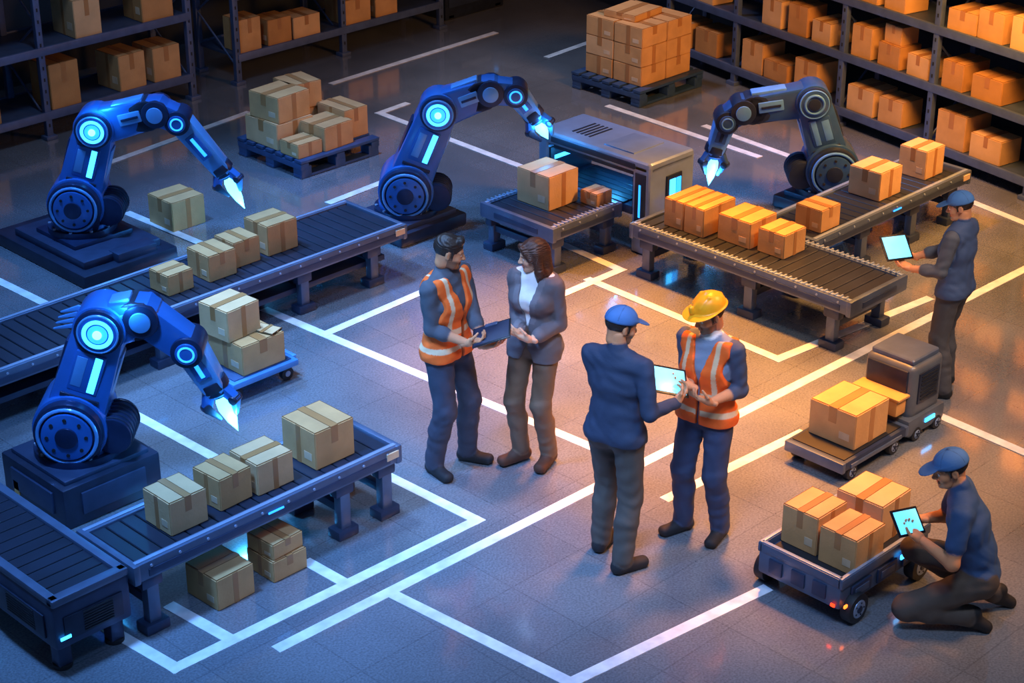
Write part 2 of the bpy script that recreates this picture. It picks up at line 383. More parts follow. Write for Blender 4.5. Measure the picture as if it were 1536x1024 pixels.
pallet('loaded_pallet',(5.5,3.55,0),1.05,1.0,st)
mb=MB()
mb.box((0,0,.15),(.62,.55,.05),CARTB,.015); mb.box((0,0,.178),(.54,.47,.01),PALW,.003)
for x in (-.24,.24):
    for y in (-.2,.2):
        mb.box((x,y,.115),(.05,.05,.04),DARK,.006); mb.cyl((x,y-.02,.055),(x,y+.02,.055),.055,DARK2); mb.cyl((x,y-.024,.055),(x,y+.024,.055),.025,STEELL,seg=16)
mb.box((.33,0,.15),(.04,.4,.05),BLUEL,.01)
mb.carton((0.02,-.02,.184),(.40,.42,.24),0,CARD,1); mb.carton((-.06,.06,.426),(.32,.32,.25),.08,CARD2,0); mb.carton((.14,-.12,.426),(.14,.2,.012),.3,CARD2,0,False)
mb.obj('platform_cart',(-1.92,.95,0))

# ------------------------------------------------------------------ robot arms
E=Vector((1/S2,-1/S2,0)); Nn=Vector((-1/S2,-1/S2,0)); UZ=Vector((0,0,1))
def robot(name,loc,J,main,light,plinth,glow=True,glowside=-1,fin=False,K=1.28):
    mb=MB(); P=lambda a,z,o=0: E*a+UZ*z+Nn*o
    sh,el,j1,j2,wr,tip=J; sg=1 if tip[0]>0 else -1
    JT=NAVY if glow else DARK
    for (c,s_,m_,bv) in plinth: mb.box(c,s_,m_,bv)
    ztop=max(c[2]+s_[2]/2 for c,s_,_,_ in plinth)
    mb.cyl((0,0,ztop-.01),(0,0,ztop+.05),.30,JT); mb.cyl((0,0,ztop+.04),(0,0,ztop+.09),.26,main)
    for i in range(10):
        a=i*math.pi/5; mb.cyl((.28*math.cos(a),.28*math.sin(a),ztop+.04),(.28*math.cos(a),.28*math.sin(a),ztop+.062),.015,STEELL,seg=8,bev=0)
    rs=.25
    mb.link(P(0,ztop+.12),P(*sh),.2,.22,.44,.38,Nn,JT)
    mb.cyl(P(*sh,-.27),P(*sh,.27),rs-.02,JT,bev=.02)
    mb.cyl(P(*sh,-.2),P(*sh,.2),rs,main,bev=.015)
    for s in (-1,1):
        mb.cyl(P(*sh,s*.265),P(*sh,s*.30),rs*.68,main,bev=.01); mb.ring(P(*sh,s*.28),Nn,rs*.78,.013,light)
        mb.cyl(P(*sh,s*.295),P(*sh,s*.315),.075,JT,bev=.006)
        for i in range(8):
            a=i*math.pi/4; mb.cyl(P(sh[0]+.13*math.cos(a),sh[1]+.13*math.sin(a),s*.29),P(sh[0]+.13*math.cos(a),sh[1]+.13*math.sin(a),s*.306),.013,DARK2,seg=8,bev=0)
    mo=.27*sg; mb.cyl(P(sh[0]+mo,sh[1]-.06,-.14),P(sh[0]+mo,sh[1]-.06,.18),.13,JT,bev=.015)
    for i in range(6): mb.ring(P(sh[0]+mo,sh[1]-.06,-.1+i*.05),Nn,.131,.008,DARK)
    ru,re=.155*K,.13*K
    mb.link(P(*sh),P(*el),ru,re,.34,.27,Nn,main,bev=.025)
    d=(P(*el)-P(*sh)); Lu=d.length; d.normalize(); ax=Nn; e2=ax.cross(d)
    R=Matrix((e2,ax,d)).transposed()
    mid=P(*sh)*.42+P(*el)*.58; back=e2*(glowside)
    mb.box(mid+ax*.145,(.20,.05,Lu*.40),main,.012,R=R)
    mb.box(mid+ax*.166+back*.055,(.05,.014,Lu*.36),GLOW if glow else SLATEL,.005,R=R)
    mb.box(mid+ax*.166-back*.05,(.07,.014,Lu*.30),light,.005,R=R)
    mb.box(P(*sh)*.68+P(*el)*.32+ax*.165,(.26,.03,.03),DARK,.006,R=R)
    mb.box(mid-back*re*.98,(.06,.2,Lu*.42),JT,.018,R=R); mb.box(mid+back*re*1.02,(.04,.18,Lu*.38),light,.015,R=R)
    ke=.175*(K/1.28)
    mb.cyl(P(*el,-.18),P(*el,.18),ke-.015,JT,bev=.015)
    mb.cyl(P(*el,-.145),P(*el,.145),ke,main,bev=.015)
    for s in (-1,1):
        mb.cyl(P(*el,s*.17),P(*el,s*.195),.135,main,bev=.006); mb.ring(P(*el,s*.19),Nn,.13,.008,light)
        if glow:
            mb.ring(P(*el,s*.195),Nn,.088,.014,GLOW); mb.cyl(P(*el,s*.19),P(*el,s*.2),.065,GLOWS,bev=.003); mb.cyl(P(*el,s*.195),P(*el,s*.212),.03,BLADE,bev=.004)
        else:
            mb.ring(P(*el,s*.195),Nn,.085,.012,SLATEL); mb.cyl(P(*el,s*.19),P(*el,s*.208),.055,DARK,bev=.004)
    mb.link(P(*el),P(*j1),.125*K,.098*K,.25,.21,Nn,main,bev=.022)
    d=(P(*j1)-P(*el)); Lf=d.length; d.normalize(); e2=Nn.cross(d); R=Matrix((e2,Nn,d)).transposed(); mid=P(*el)*.4+P(*j1)*.6
    up=e2 if e2.z>0 else -e2
    mb.box(mid+Nn*.115+up*.02,(.10,.03,Lf*.36),light,.01,R=R); mb.box(mid+Nn*.133+up*.02,(.022,.01,Lf*.28),JT,.003,R=R)
    mb.box(mid+up*.135,(.04,.14,Lf*.5),light,.012,R=R); mb.box(mid-up*.135,(.03,.12,Lf*.4),JT,.01,R=R)
    for t in (.80,.87): mb.link(P(*el)*(1-t)+P(*j1)*t-d*.012,P(*el)*(1-t)+P(*j1)*t+d*.012,.132,.132,.232,.232,Nn,DARK,bev=.006)
    mb.cyl(P(*j1,-.14),P(*j1,.14),.118,JT,bev=.012); mb.cyl(P(*j1,-.155),P(*j1,.155),.07,light,bev=.006)
    mb.link(P(*j1),P(*j2),.108,.1,.22,.2,Nn,main,bev=.014)
    mb.cyl(P(*j2,-.13),P(*j2,.13),.108,JT,bev=.012)
    for s in (-1,1):
        mb.cyl(P(*j2,s*.125),P(*j2,s*.145),.075,main,bev=.006); mb.ring(P(*j2,s*.143),Nn,.05,.008,GLOWS if glow else SLATEL)
    mb.link(P(*j2),P(*wr),.098,.078,.19,.16,Nn,light,bev=.016)
    d=(P(*wr)-P(*j2)); Lw=d.length; d.normalize(); e2=Nn.cross(d); R=Matrix((e2,Nn,d)).transposed(); mid=(P(*j2)+P(*wr))/2
    mb.box(mid+Nn*.09,(.1,.02,Lw*.45),main,.006,R=R); mb.box(mid+Nn*.1,(.03,.01,Lw*.35),GLOWS if glow else DARK,.003,R=R)
    mb.cyl(P(*wr)-d*.03,P(*wr)+d*.04,.1,DARK,bev=.01)
    d=(P(*tip)-P(*wr)).normalized(); e2=Nn.cross(d); w=P(*wr)
    mb.cyl(w-d*.02,w+d*.07,.088,NAVY,bev=.01); mb.ring(w+d*.072,d,.075,.01,light); mb.cyl(w+d*.06,w+d*.1,.055,DARK)
    for i in range(3):
        a=i*2*math.pi/3+.5; o=e2*math.cos(a)+Nn*math.sin(a); tn=d.cross(o)
        p0=w+d*.05+o*.065; p1=w+d*.13+o*.12; p2=w+d*.24+o*.07
        mb.link(p0,p1,.038,.032,.065,.06,tn,main,bev=.008,n=8); mb.cyl(p1-tn*.042,p1+tn*.042,.032,DARK,seg=16,bev=.004)
        mb.link(p1,p2,.032,.014,.055,.026,tn,DARK if i==1 else light,bev=.006,n=8)
    Lb=(P(*tip)-w).length-.08
    mb.rev(w+d*.08,d,[(.02,0),(.048,Lb*.18),(.055,Lb*.38),(.036,Lb*.7),(.001,Lb)],BLADE)
    if fin:
        for i in range(4):
            a=P(el[0]-.16,el[1]-.04+i*.04,-.05); mb.link(a,a-E*(.18-.02*i)-UZ*.03,.018,.006,.02,.01,Nn,BLUEL,bev=.003,n=6)
    return mb.obj(name,loc)
DB=DARK
robot('robot_arm',(-1.37,3.95,0),[(0,.50),(.21,1.17),(.74,1.30),(.92,1.22),(1.25,.78),(1.43,.40)],BLUE,BLUEL,
  [((0,0,.06),(.95,1.45,.12),DB,.02),((0,-.05,.15),(.78,1.1,.08),STEELD,.02),((0,-.02,.2),(.6,.62,.06),NAVY,.02),((.1,-.6,.15),(.4,.16,.1),STEELD,.02)])
robot('robot_arm',(-3.70,.43,0),[(0,.57),(.25,1.27),(.52,1.33),(.80,1.10),(.94,.82),(1.08,.46)],BLUE,BLUEL,
  [((0,0,.15),(.76,.76,.30),DB,.02),((0,-.385,.16),(.5,.02,.16),STEELD,.005),((-.385,0,.16),(.02,.5,.16),STEELD,.005),((0,0,.31),(.66,.66,.04),STEELD,.012),((-.39,.2,.1),(.01,.06,.1),AGVO,0)],fin=True)
robot('robot_arm',(1.03,2.37,0),[(0,.40),(.3,1.12),(.76,1.29),(.98,1.27),(1.13,1.07),(1.27,.83)],BLUE,BLUEL,
  [((0,0,.06),(.8,.72,.12),DB,.02),((0,0,.14),(.66,.6,.05),STEELD,.015)])
robot('robot_arm',(4.12,-.03,0),[(0,.42),(-.21,1.05),(-.84,.95),(-.98,.85),(-1.06,.57),(-1.11,.2)],SLATE,SLATEL,
  [((0,0,.06),(.74,.7,.12),DB,.02),((0,0,.14),(.6,.56,.05),STEELD,.015)],glow=False,glowside=1,K=1.2)

# ------------------------------------------------------------------ AGV and wagon
mb=MB()
def wheel(mb,x,y,r,w):
    mb.cyl((x,y-w/2,r),(x,y+w/2,r),r,DARK2,bev=.012); mb.cyl((x,y-w/2-.004,r),(x,y+w/2+.004,r),r*.6,STEELL,seg=24,bev=.004); mb.cyl((x,y-w/2-.01,r),(x,y+w/2+.01,r),r*.25,DARK,seg=16,bev=.002)
    for i in range(5):
        a=i*2*math.pi/5; mb.cyl((x+r*.42*math.cos(a),y-w/2-.008,r+r*.42*math.sin(a)),(x+r*.42*math.cos(a),y+w/2+.008,r+r*.42*math.sin(a)),.006,DARK,seg=8,bev=0)
mb.box((.38,.25,.135),(.74,.5,.07),STEELD,.015); mb.box((.38,.25,.172),(.68,.44,.012),DARK2,.003)
for x in (0.01,.76): mb.box((x,.25,.13),(.04,.5,.08),STEEL,.01)
mb.box((.38,0.0,.125),(.6,.02,.03),STEEL,.004)
for x in (.12,.62):
    for y in (.03,.47): wheel(mb,x,y,.06,.05)
mb.box((1.02,.25,.12),(.46,.48,.14),AGVM,.03); mb.box((1.03,.25,.37),(.40,.42,.44),AGVM,.07,seg=4); mb.box((1.03,.25,.60),(.33,.36,.05),STEEL,.025,seg=3)
mb.box((.83,.25,.42),(.03,.34,.26),DARK,.01); mb.box((.76,.25,.30),(.12,.36,.13),AGVO,.015); mb.box((.76,.25,.372),(.14,.4,.02),AGVO,.006)
mb.box((1.03,.036,.40),(.25,.012,.24),DARK,.01)
for i in range(7): mb.box((1.03,.028,.31+i*.03),(.2,.006,.008),DARK2,0)
mb.box((1.05,.006,.13),(.12,.012,.03),GLOW,.003); mb.box((1.257,.25,.13),(.01,.2,.03),GLOWS,.003)
for x in (.9,1.16):
    for y in (.03,.47): wheel(mb,x,y,.055,.05)
mb.carton((.38,.25,.18),(.39,.39,.27),0,CARD,0)
mb.obj('transport_robot',(0.0,-3.2,0))
mb=MB()
mb.box((.47,.33,.20),(.94,.62,.16),STEEL,.02); mb.box((.47,.33,.275),(.86,.54,.02),DARK2,.003)
for y in (.03,.63): mb.box((.47,y,.30),(.94,.04,.07),STEEL,.012); mb.box((.47,y,.338),(.93,.025,.008),STEELL,.002)
for x in (.02,.92): mb.box((x,.33,.30),(.04,.62,.07),STEEL,.012); mb.box((x,.33,.338),(.025,.6,.008),STEELL,.002)
for x in (.2,.47,.74): mb.box((x,.008,.2),(.2,.016,.1),STEELD,.006); mb.box((x,.002,.2),(.14,.012,.05),STEEL,.004)
for y in (.17,.33,.5): mb.box((-.006,y,.21),(.014,.1,.1),STEELD,.006)
for x in (.13,.8):
    for y in (.0,.66): wheel(mb,x,y,.1,.075)
mb.box((-.012,.06,.15),(.012,.03,.02),REDL,.003); mb.box((.03,-.005,.15),(.03,.012,.02),ORNG,.003); mb.box((.62,-.004,.24),(.05,.012,.03),GLOW,.002); mb.box((.95,.33,.22),(.012,.2,.04),GLOWS,.002)
mb.carton((.32,.47,.285),(.3,.27,.27),0,CARD,0); mb.carton((.30,.17,.285),(.3,.27,.25),0,CARD,0); mb.carton((.70,.30,.285),(.32,.34,.28),.03,CARD2,0)
mb.obj('cargo_wagon',(-1.40,-4.20,0))

# ------------------------------------------------------------------ people (implicit surface -> surface nets)
class Vox:
    def __init__(s,lo,hi,h):
        s.lo=np.array(lo,float); s.h=h; n=np.ceil((np.array(hi)-s.lo)/h).astype(int)+1; s.n=n
        s.ax=[(s.lo[i]+h*np.arange(n[i])).astype(np.float32) for i in range(3)]
        s.f={}; s.Hd=np.full(n,9.,np.float32); s.L=np.zeros(n,np.uint8)
    def fld(s,g):
        if g not in s.f: s.f[g]=np.full(s.n,1.,np.float32)
        return s.f[g]
    def sl(s,lo,hi):
        a=np.clip(np.floor((lo-s.lo)/s.h).astype(int),0,s.n-1); b=np.clip(np.ceil((hi-s.lo)/s.h).astype(int)+1,1,s.n)
        return tuple(slice(a[i],b[i]) for i in range(3))
    def grid(s,S): return s.ax[0][S[0]][:,None,None],s.ax[1][S[1]][None,:,None],s.ax[2][S[2]][None,None,:]
    def merge(s,S,d,lab,k,groups,sub=False):
        for g in groups:
            F=s.fld(g); c=F[S]
            if sub:
                hh=np.clip(.5-.5*(c+d)/k,0,1); F[S]=c*(1-hh)+(-d)*hh+k*hh*(1-hh)
            else:
                hh=np.clip(.5+.5*(d-c)/k,0,1); F[S]=d*(1-hh)+c*hh-k*hh*(1-hh)
        if not sub and lab is not None:
            m=d<s.Hd[S]; s.Hd[S]=np.where(m,d,s.Hd[S]); s.L[S]=np.where(m,lab,s.L[S])
    def cone(s,a,b,ra,rb,lab,k=.02,g=('all',),w=None,flat=1.,sub=False):
        a=np.array(a,float);b=np.array(b,float); r=max(ra,rb)+k+.04
        S=s.sl(np.minimum(a,b)-r,np.maximum(a,b)+r); X,Y,Z=s.grid(S)
        ab=b-a; L2=max((ab**2).sum(),1e-9)
        t=np.clip(((X-a[0])*ab[0]+(Y-a[1])*ab[1]+(Z-a[2])*ab[2])/L2,0,1)
        qx=X-(a[0]+t*ab[0]);qy=Y-(a[1]+t*ab[1]);qz=Z-(a[2]+t*ab[2]); l2=qx*qx+qy*qy+qz*qz
        if w is not None:
            w=np.array(w,float); w/=np.linalg.norm(w); ww=qx*w[0]+qy*w[1]+qz*w[2]; l=np.sqrt(ww*ww+np.maximum(l2-ww*ww,0)/flat**2)
            d=(l-(ra+(rb-ra)*t))*min(1,flat)
        else: d=np.sqrt(l2)-(ra+(rb-ra)*t)
        s.merge(S,d.astype(np.float32),lab,k,g,sub)
    def ell(s,c,r,lab,k=.02,g=('all',),sub=False,R=None):
        c=np.array(c,float);r=np.array(r,float); m=r.max()+k+.04; S=s.sl(c-m,c+m); X,Y,Z=s.grid(S); x=X-c[0];y=Y-c[1];z=Z-c[2]
        if R is not None:
            R=np.array(R); x,y,z=[R[0,i]*x+R[1,i]*y+R[2,i]*z for i in range(3)]
        d=(np.sqrt((x/r[0])**2+(y/r[1])**2+(z/r[2])**2)-1)*r.min()
        s.merge(S,(d+0*X+0*Y+0*Z).astype(np.float32),lab,k,g,sub)
def nets(D,lo,h,L=None,pal=None):
    ins=D<0
    c=[ins[i:D.shape[0]-1+i,j:D.shape[1]-1+j,k:D.shape[2]-1+k] for i in (0,1) for j in (0,1) for k in (0,1)]
    anyv=c[0].copy();allv=c[0].copy()
    for x in c[1:]: anyv|=x; allv&=x
    act=anyv&~allv; ids=np.argwhere(act)
    if len(ids)==0: return None
    idx=np.full(act.shape,-1,np.int64); idx[act]=np.arange(len(ids))
    offs=np.array([(i,j,k) for i in (0,1) for j in (0,1) for k in (0,1)])
    vals=np.stack([D[ids[:,0]+o[0],ids[:,1]+o[1],ids[:,2]+o[2]] for o in offs],1).astype(np.float64)
    acc=np.zeros((len(ids),3));cnt=np.zeros(len(ids))
    for a in range(8):
        for b in range(a+1,8):
            if np.abs(offs[a]-offs[b]).sum()!=1: continue
            va,vb=vals[:,a],vals[:,b]; m=(va<0)!=(vb<0); t=np.where(m,va/np.where(m,va-vb,1),0)
            p=offs[a]+(offs[b]-offs[a])*t[:,None]; acc+=np.where(m[:,None],p,0); cnt+=m
    vv=lo+h*(ids+acc/cnt[:,None])
    col=None
    if L is not None:
        pal=np.array(pal); cs=np.zeros((len(ids),3))
        for o in offs: cs+=pal[L[ids[:,0]+o[0],ids[:,1]+o[1],ids[:,2]+o[2]]]
        col=cs/8
    F=[]
    for ax in range(3):
        A=np.take(ins,range(0,D.shape[ax]-1),axis=ax);B=np.take(ins,range(1,D.shape[ax]),axis=ax)
        ch=A!=B; e=np.argwhere(ch); u,v=(ax+1)%3,(ax+2)%3
        ok=(e[:,u]>0)&(e[:,v]>0)&(e[:,u]<D.shape[u]-1)&(e[:,v]<D.shape[v]-1); e=e[ok]; fl_=A[e[:,0],e[:,1],e[:,2]]
        q=[]
        for du,dv in ((-1,-1),(0,-1),(0,0),(-1,0)):
            ee=e.copy(); ee[:,u]+=du; ee[:,v]+=dv; q.append(idx[ee[:,0],ee[:,1],ee[:,2]])
        q=np.stack(q,1); q[~fl_]=q[~fl_][:,::-1]; F.append(q)
    F=np.concatenate(F)
    return vv,F,col
def mkmesh(name,vv,F,col,m,parent,M=None):
    if M is not None:
        M=np.array(M); vv=vv@M[:3,:3].T+M[:3,3]
    me=bpy.data.meshes.new(name); me.vertices.add(len(vv)); me.vertices.foreach_set('co',vv.astype(np.float32).ravel())
    me.loops.add(len(F)*4); me.loops.foreach_set('vertex_index',F.astype(np.int32).ravel())
    me.polygons.add(len(F)); me.polygons.foreach_set('loop_start',np.arange(0,len(F)*4,4,dtype=np.int32))
    me.update(calc_edges=True); me.polygons.foreach_set('use_smooth',np.ones(len(F),bool))
    at=me.color_attributes.new('Col','FLOAT_COLOR','POINT'); c4=np.ones((len(vv),4),np.float32); c4[:,:3]=col; at.data.foreach_set('color',c4.ravel())
    me.materials.append(m); me.validate()
    ob=bpy.data.objects.new(name,me); bpy.context.collection.objects.link(ob); ob.parent=parent; return ob
def ik(a,b,l1,l2,pole):
    a=np.array(a,float);b=np.array(b,float); d=b-a; L=np.linalg.norm(d); L_=min(L,(l1+l2)*.995); u=d/L
    b=a+u*L_; x=(l1*l1-l2*l2+L_*L_)/(2*L_); hh=math.sqrt(max(l1*l1-x*x,0)); p=np.array(pole,float); p=p-u*p.dot(u); p/=np.linalg.norm(p)
    return a+u*x+p*hh,b
def nrm(v): v=np.array(v,float); return v/np.linalg.norm(v)
def make_hand(parent,wrist,d,n,side,curl,skin,name,point=False,S=1.0):
    d=nrm(d); n=np.array(n,float); n=nrm(n-d*n.dot(d)); t=np.cross(d,n)*side
    c=np.array(wrist)+d*.08; vx=Vox(c-.135,c+.135,.0034); w=np.array(wrist)
    vx.cone(w-d*.03,w+d*.015,.026*S,.027*S,0,.015,w=t,flat=.8)
    kn=[];ks=[.031,.010,-.011,-.030]; kl=[.092,.096,.092,.084]
    for i in range(4):
        K=w+d*kl[i]*S+t*ks[i]*S; kn.append(K); vx.cone(w+d*.02+t*ks[i]*.55*S,K,.016*S,.0115*S,0,.022)
    vx.cone(w+d*.03+n*.006,w+d*.075+n*.006,.018,.014,0,.02)
    Ls=[.072,.080,.075,.058]
    for i in range(4):
        p=kn[i]; cu=curl if not (point and i==0) else (.15,.1,.05); 
        if point and i>0: cu=(1.3,1.4,.8)
        a=0; sp=(1.5-i)*.05
        for j,fr in enumerate((.44,.31,.25)):
            a+=cu[j]+ (i*.04 if j==0 else 0); dr=nrm(d*math.cos(a)+n*math.sin(a)+t*sp*math.cos(a)); q=p+dr*Ls[i]*fr*S
            r0=(.0093,.0086,.0078)[j]*S; r1=(.0086,.0078,.0066)[j]*S
            vx.cone(p,q,r0,r1,0,.003 if j else .008); p=q
    p=w+d*.028*S+t*.024*S+n*.006; q=p+nrm(d*.55+t*.7+n*.45)*.042*S; r=q+nrm(d*.85+t*.15+n*.5)*.033*S; e=r+nrm(d*.85-t*.1+n*.6)*.026*S
    vx.cone(p,q,.016*S,.0115*S,0,.018); vx.cone(q,r,.0108*S,.0095*S,0,.004); vx.cone(r,e,.0095*S,.0075*S,0,.003)
    vv,F,col=nets(vx.f['all'],vx.lo,vx.h,vx.L,[skin])
    return mkmesh(name,vv,F,col,SKIN,parent)
def make_head(parent,c,yaw,pitch,roll,sp,S=1.0):
    skin=np.array(sp['skin']); hair=np.array(sp['hair'])
    M=Matrix.Translation(Vector(c))@Matrix.Rotation(yaw,4,'Z')@Matrix.Rotation(pitch,4,'X')@Matrix.Rotation(roll,4,'Y')@Matrix.Scale(S,4)
    fem=sp.get('fem',False)
    vx=Vox((-.11,-.13,-.16),(.11,.15,.15),.0036)
    vx.ell((0,-.012,.035),(.074,.094,.083),0,.03); vx.ell((0,.022,-.03),(.060 if not fem else .056,.068,.075),0,.03)
    vx.cone((-.03,.045,-.085),(.03,.045,-.085),.024,.024,0,.03) if not fem else vx.cone((-.015,.05,-.085),(.015,.05,-.085),.022,.022,0,.03)
    vx.ell((0,.072,-.098),(.022,.02,.017),0,.02)
    nr=.050 if not fem else .042
    vx.cone((0,-.03,-.04),(0,-.03,-.085),nr,nr,0,.03)
    for s in (-1,1):
        vx.ell((s*.038,.058,-.03),(.024,.024,.024),0,.02); vx.cone((s*.015,.082,.021),(s*.045,.07,.022),.010,.008,0,.015)
        vx.ell((s*.031,.094,.002),(.017,.013,.012),0,.012,sub=True); vx.ell((s*.031,.0735,.002),(.0135,.0135,.0125),0,.003)
        vx.cone((s*.020,.0835,.0125),(s*.042,.079,.0115),.0035,.003,0,.004)
        vx.ell((s*.0745,-.008,-.004),(.010,.019,.031),0,.008); vx.ell((s*.082,.0,-.002),(.006,.009,.016),0,.006,sub=True)
        vx.ell((s*.011,.098,-.031),(.008,.010,.007),0,.006)
    vx.cone((0,.084,.014),(0,.109,-.027),.0075,.0115,0,.012)
    vx.cone((-.018,.088,-.0585),(.018,.088,-.0585),.0055,.0055,0,.005); vx.cone((-.015,.089,-.068),(.015,.089,-.068),.0065,.0065,0,.005)
    vx.cone((-.024,.094,-.0635),(.024,.094,-.0635),.0022,.0022,0,.003,sub=True)
    vv,F,col=nets(vx.f['all'],vx.lo,vx.h,vx.L,[tuple(skin)])
    x,y,z=vv.T; ax=np.abs(x)
    def paint(m,c,a=1.):
        m=np.clip(m,0,1)[:,None]*a; col[:]=col*(1-m)+np.array(c)*m
    if sp.get('beard'): 
        jl=np.clip((-.030-z-.25*np.clip(.05-y,0,.05))/.012,0,1)*(y>-.005)*(z>-.135)
        jl=jl*np.clip((np.sqrt((ax/1.2)**2+((z+.0635)*1.3)**2)-.014)/.004,0,1)
        paint(jl,hair*.9+skin*.12,.75)
        paint(((ax>.055)&(z<.02)&(z>-.04)&(y>.0)&(y<.03))*1.,hair,.7)
    paint(((z<-.05)&(z>-.076)&(ax<.024)&(y>.084))*1.,lin('9c4a40') if fem else skin*np.array([.72,.5,.48]),.8)
    paint(((ax>.012)&(ax<.05)&(z>.016)&(z<.0245)&(y>.06))*1.,hair*.6,.9)
    de=np.sqrt((ax-.031)**2+(z-.002)**2)
    paint(((de<.0115)&(y>.076)&(y<.092))*1.,(.75,.74,.72)); paint(((de<.0055)&(y>.078))*1.,(.02,.014,.01)); paint(((np.abs(z-.0115)<.0028)&(np.abs(ax-.031)<.015)&(y>.07))*1.,(.02,.012,.01),.85)
    paint(((ax>.03)&(ax<.06)&(z<-.01)&(z>-.045)&(y>.03))*1.,skin*np.array([1.05,.85,.8]),.35)
    mkmesh('head',vv,F,col,SKIN,parent,M)
    hx=Vox((-.13,-.15,-.26),(.13,.15,.16),.004)
    if fem:
        hx.ell((0,-.016,.036),(.087,.106,.096),0,.02)
        for s in (-1,1):
            hx.cone((s*.068,-.01,.03),(s*.080,-.012,-.11),.032,.036,0,.03); hx.cone((s*.080,-.012,-.11),(s*.074,.005,-.185),.036,.016,0,.02)
            hx.cone((s*.03,.080,.085),(s*.078,.045,.0),.016,.014,0,.03)
        hx.cone((0,-.06,0),(0,-.065,-.12),.065,.06,0,.03); hx.cone((-.05,-.05,-.15),(.05,-.05,-.15),.04,.04,0,.03)
        hx.ell((0,.115,-.04),(.060,.092,.098),0,.012,sub=True)
        hx.cone((0,.04,-.1),(0,.09,-.24),.05,.07,0,.02,sub=True)
    else:
        hx.ell((0,-.016,.040),(.0815,.100,.088),0,.02)
        hx.cone((-.03,.062,.100),(.040,.058,.104),.020,.024,0,.025)
        hx.ell((0,.135,-.03),(.075,.092,.100),0,.008,sub=True)
        D=hx.f['all']; X,Y,Z=hx.grid((slice(None),)*3)
        D[:]=np.maximum(D,(-.055+np.clip(Y+.055,0,1)*.75-Z).astype(np.float32)*.8)
        for s in (-1,1):
            hx.ell((s*.080,-.006,-.012),(.02,.024,.036),0,.006,sub=True)
            hx.cone((s*.0735,.020,.03),(s*.0715,.020,-.018),.007,.005,0,.006)
    D=hx.f['all']; X,Y,Z=hx.grid((slice(None),)*3)
    D+=(.0022*np.sin(150*X+40*np.sin(14*Z))*np.cos(30*Z+60*Y)).astype(np.float32)
    if sp.get('cap') or sp.get('helmet'): D=np.maximum(D,(Z-.055).astype(np.float32)+0*D)
    r=nets(D,hx.lo,hx.h,hx.L,[tuple(hair)])
    if r: 
        vv,F,col=r; st=.75+.5*np.abs(np.sin(vv[:,0]*170+vv[:,1]*90+8*np.sin(vv[:,2]*40)))[:,None]; mkmesh('hair',vv,F,col*st,HAIRM,parent,M)
    if sp.get('cap'):
        cx=Vox((-.13,-.16,-.02),(.13,.24,.18),.004); 
        cx.ell((0,-.012,.046),(.090,.110,.090),0,.01); X,Y,Z=cx.grid((slice(None),)*3); D=cx.f['all']; D[:]=np.maximum(D,(.036-Z).astype(np.float32))
        T=Matrix.Rotation(-.22,3,'X'); cx.ell((0,.118,.043),(.066,.076,.0075),1,.012,R=T)
        cx.ell((0,-.01,.136),(.011,.011,.006),1,.004)
        vv,F,col=nets(cx.f['all'],cx.lo,cx.h,cx.L,[sp['cap'],tuple(np.array(sp['cap'])*.7)])
        seam=(np.abs(vv[:,0])<.0025)|(np.abs(vv[:,0]-vv[:,1]*.9)<.0028)|(np.abs(vv[:,0]+vv[:,1]*.9)<.0028); band=(vv[:,2]<.048)&(vv[:,1]<.1); col[seam&(vv[:,2]>.06)]*=.6; col[band]*=.72
        mkmesh('cap',vv,F,col,CLOTH,parent,M)
    if sp.get('helmet'):
        cx=Vox((-.15,-.18,-.0),(.15,.2,.22),.004); cx.ell((0,-.010,.058),(.100,.122,.112),0,.01); D=cx.f['all']; X,Y,Z=cx.grid((slice(None),)*3); D[:]=np.maximum(D,(.050-Z).astype(np.float32))
        cx.ell((0,-.004,.058),(.110,.132,.008),0,.012); cx.ell((0,.085,.057),(.080,.070,.008),0,.012)
        cx.cone((0,-.11,.11),(0,-.01,.168),.012,.014,0,.012); cx.cone((0,-.01,.168),(0,.085,.118),.014,.012,0,.012)
        for s in (-1,1): cx.cone((s*.045,-.085,.115),(s*.045,.0,.154),.008,.009,0,.012); cx.cone((s*.045,.0,.154),(s*.045,.075,.108),.009,.008,0,.012)
        cx.cone((0,.118,.085),(0,.118,.115),.020,.018,0,.006)
        vv,F,col=nets(cx.f['all'],cx.lo,cx.h,cx.L,[sp['helmet']]); mkmesh('hard_hat',vv,F,col,HARD,parent,M)
def folds(X,Y,Z):
    a=np.sin(31*Z+17*X+3*np.sin(9*X+7*Y+2)+2*np.sin(5*Z+11*Y)); b=np.sin(21*X-25*Y+12*Z+3*np.sin(13*Z)+1)
    return (.0030*np.clip(a*b,-.4,1)+.0012*np.sin(57*Z-34*X+22*Y+4*np.sin(16*X+9*Z))).astype(np.float32)
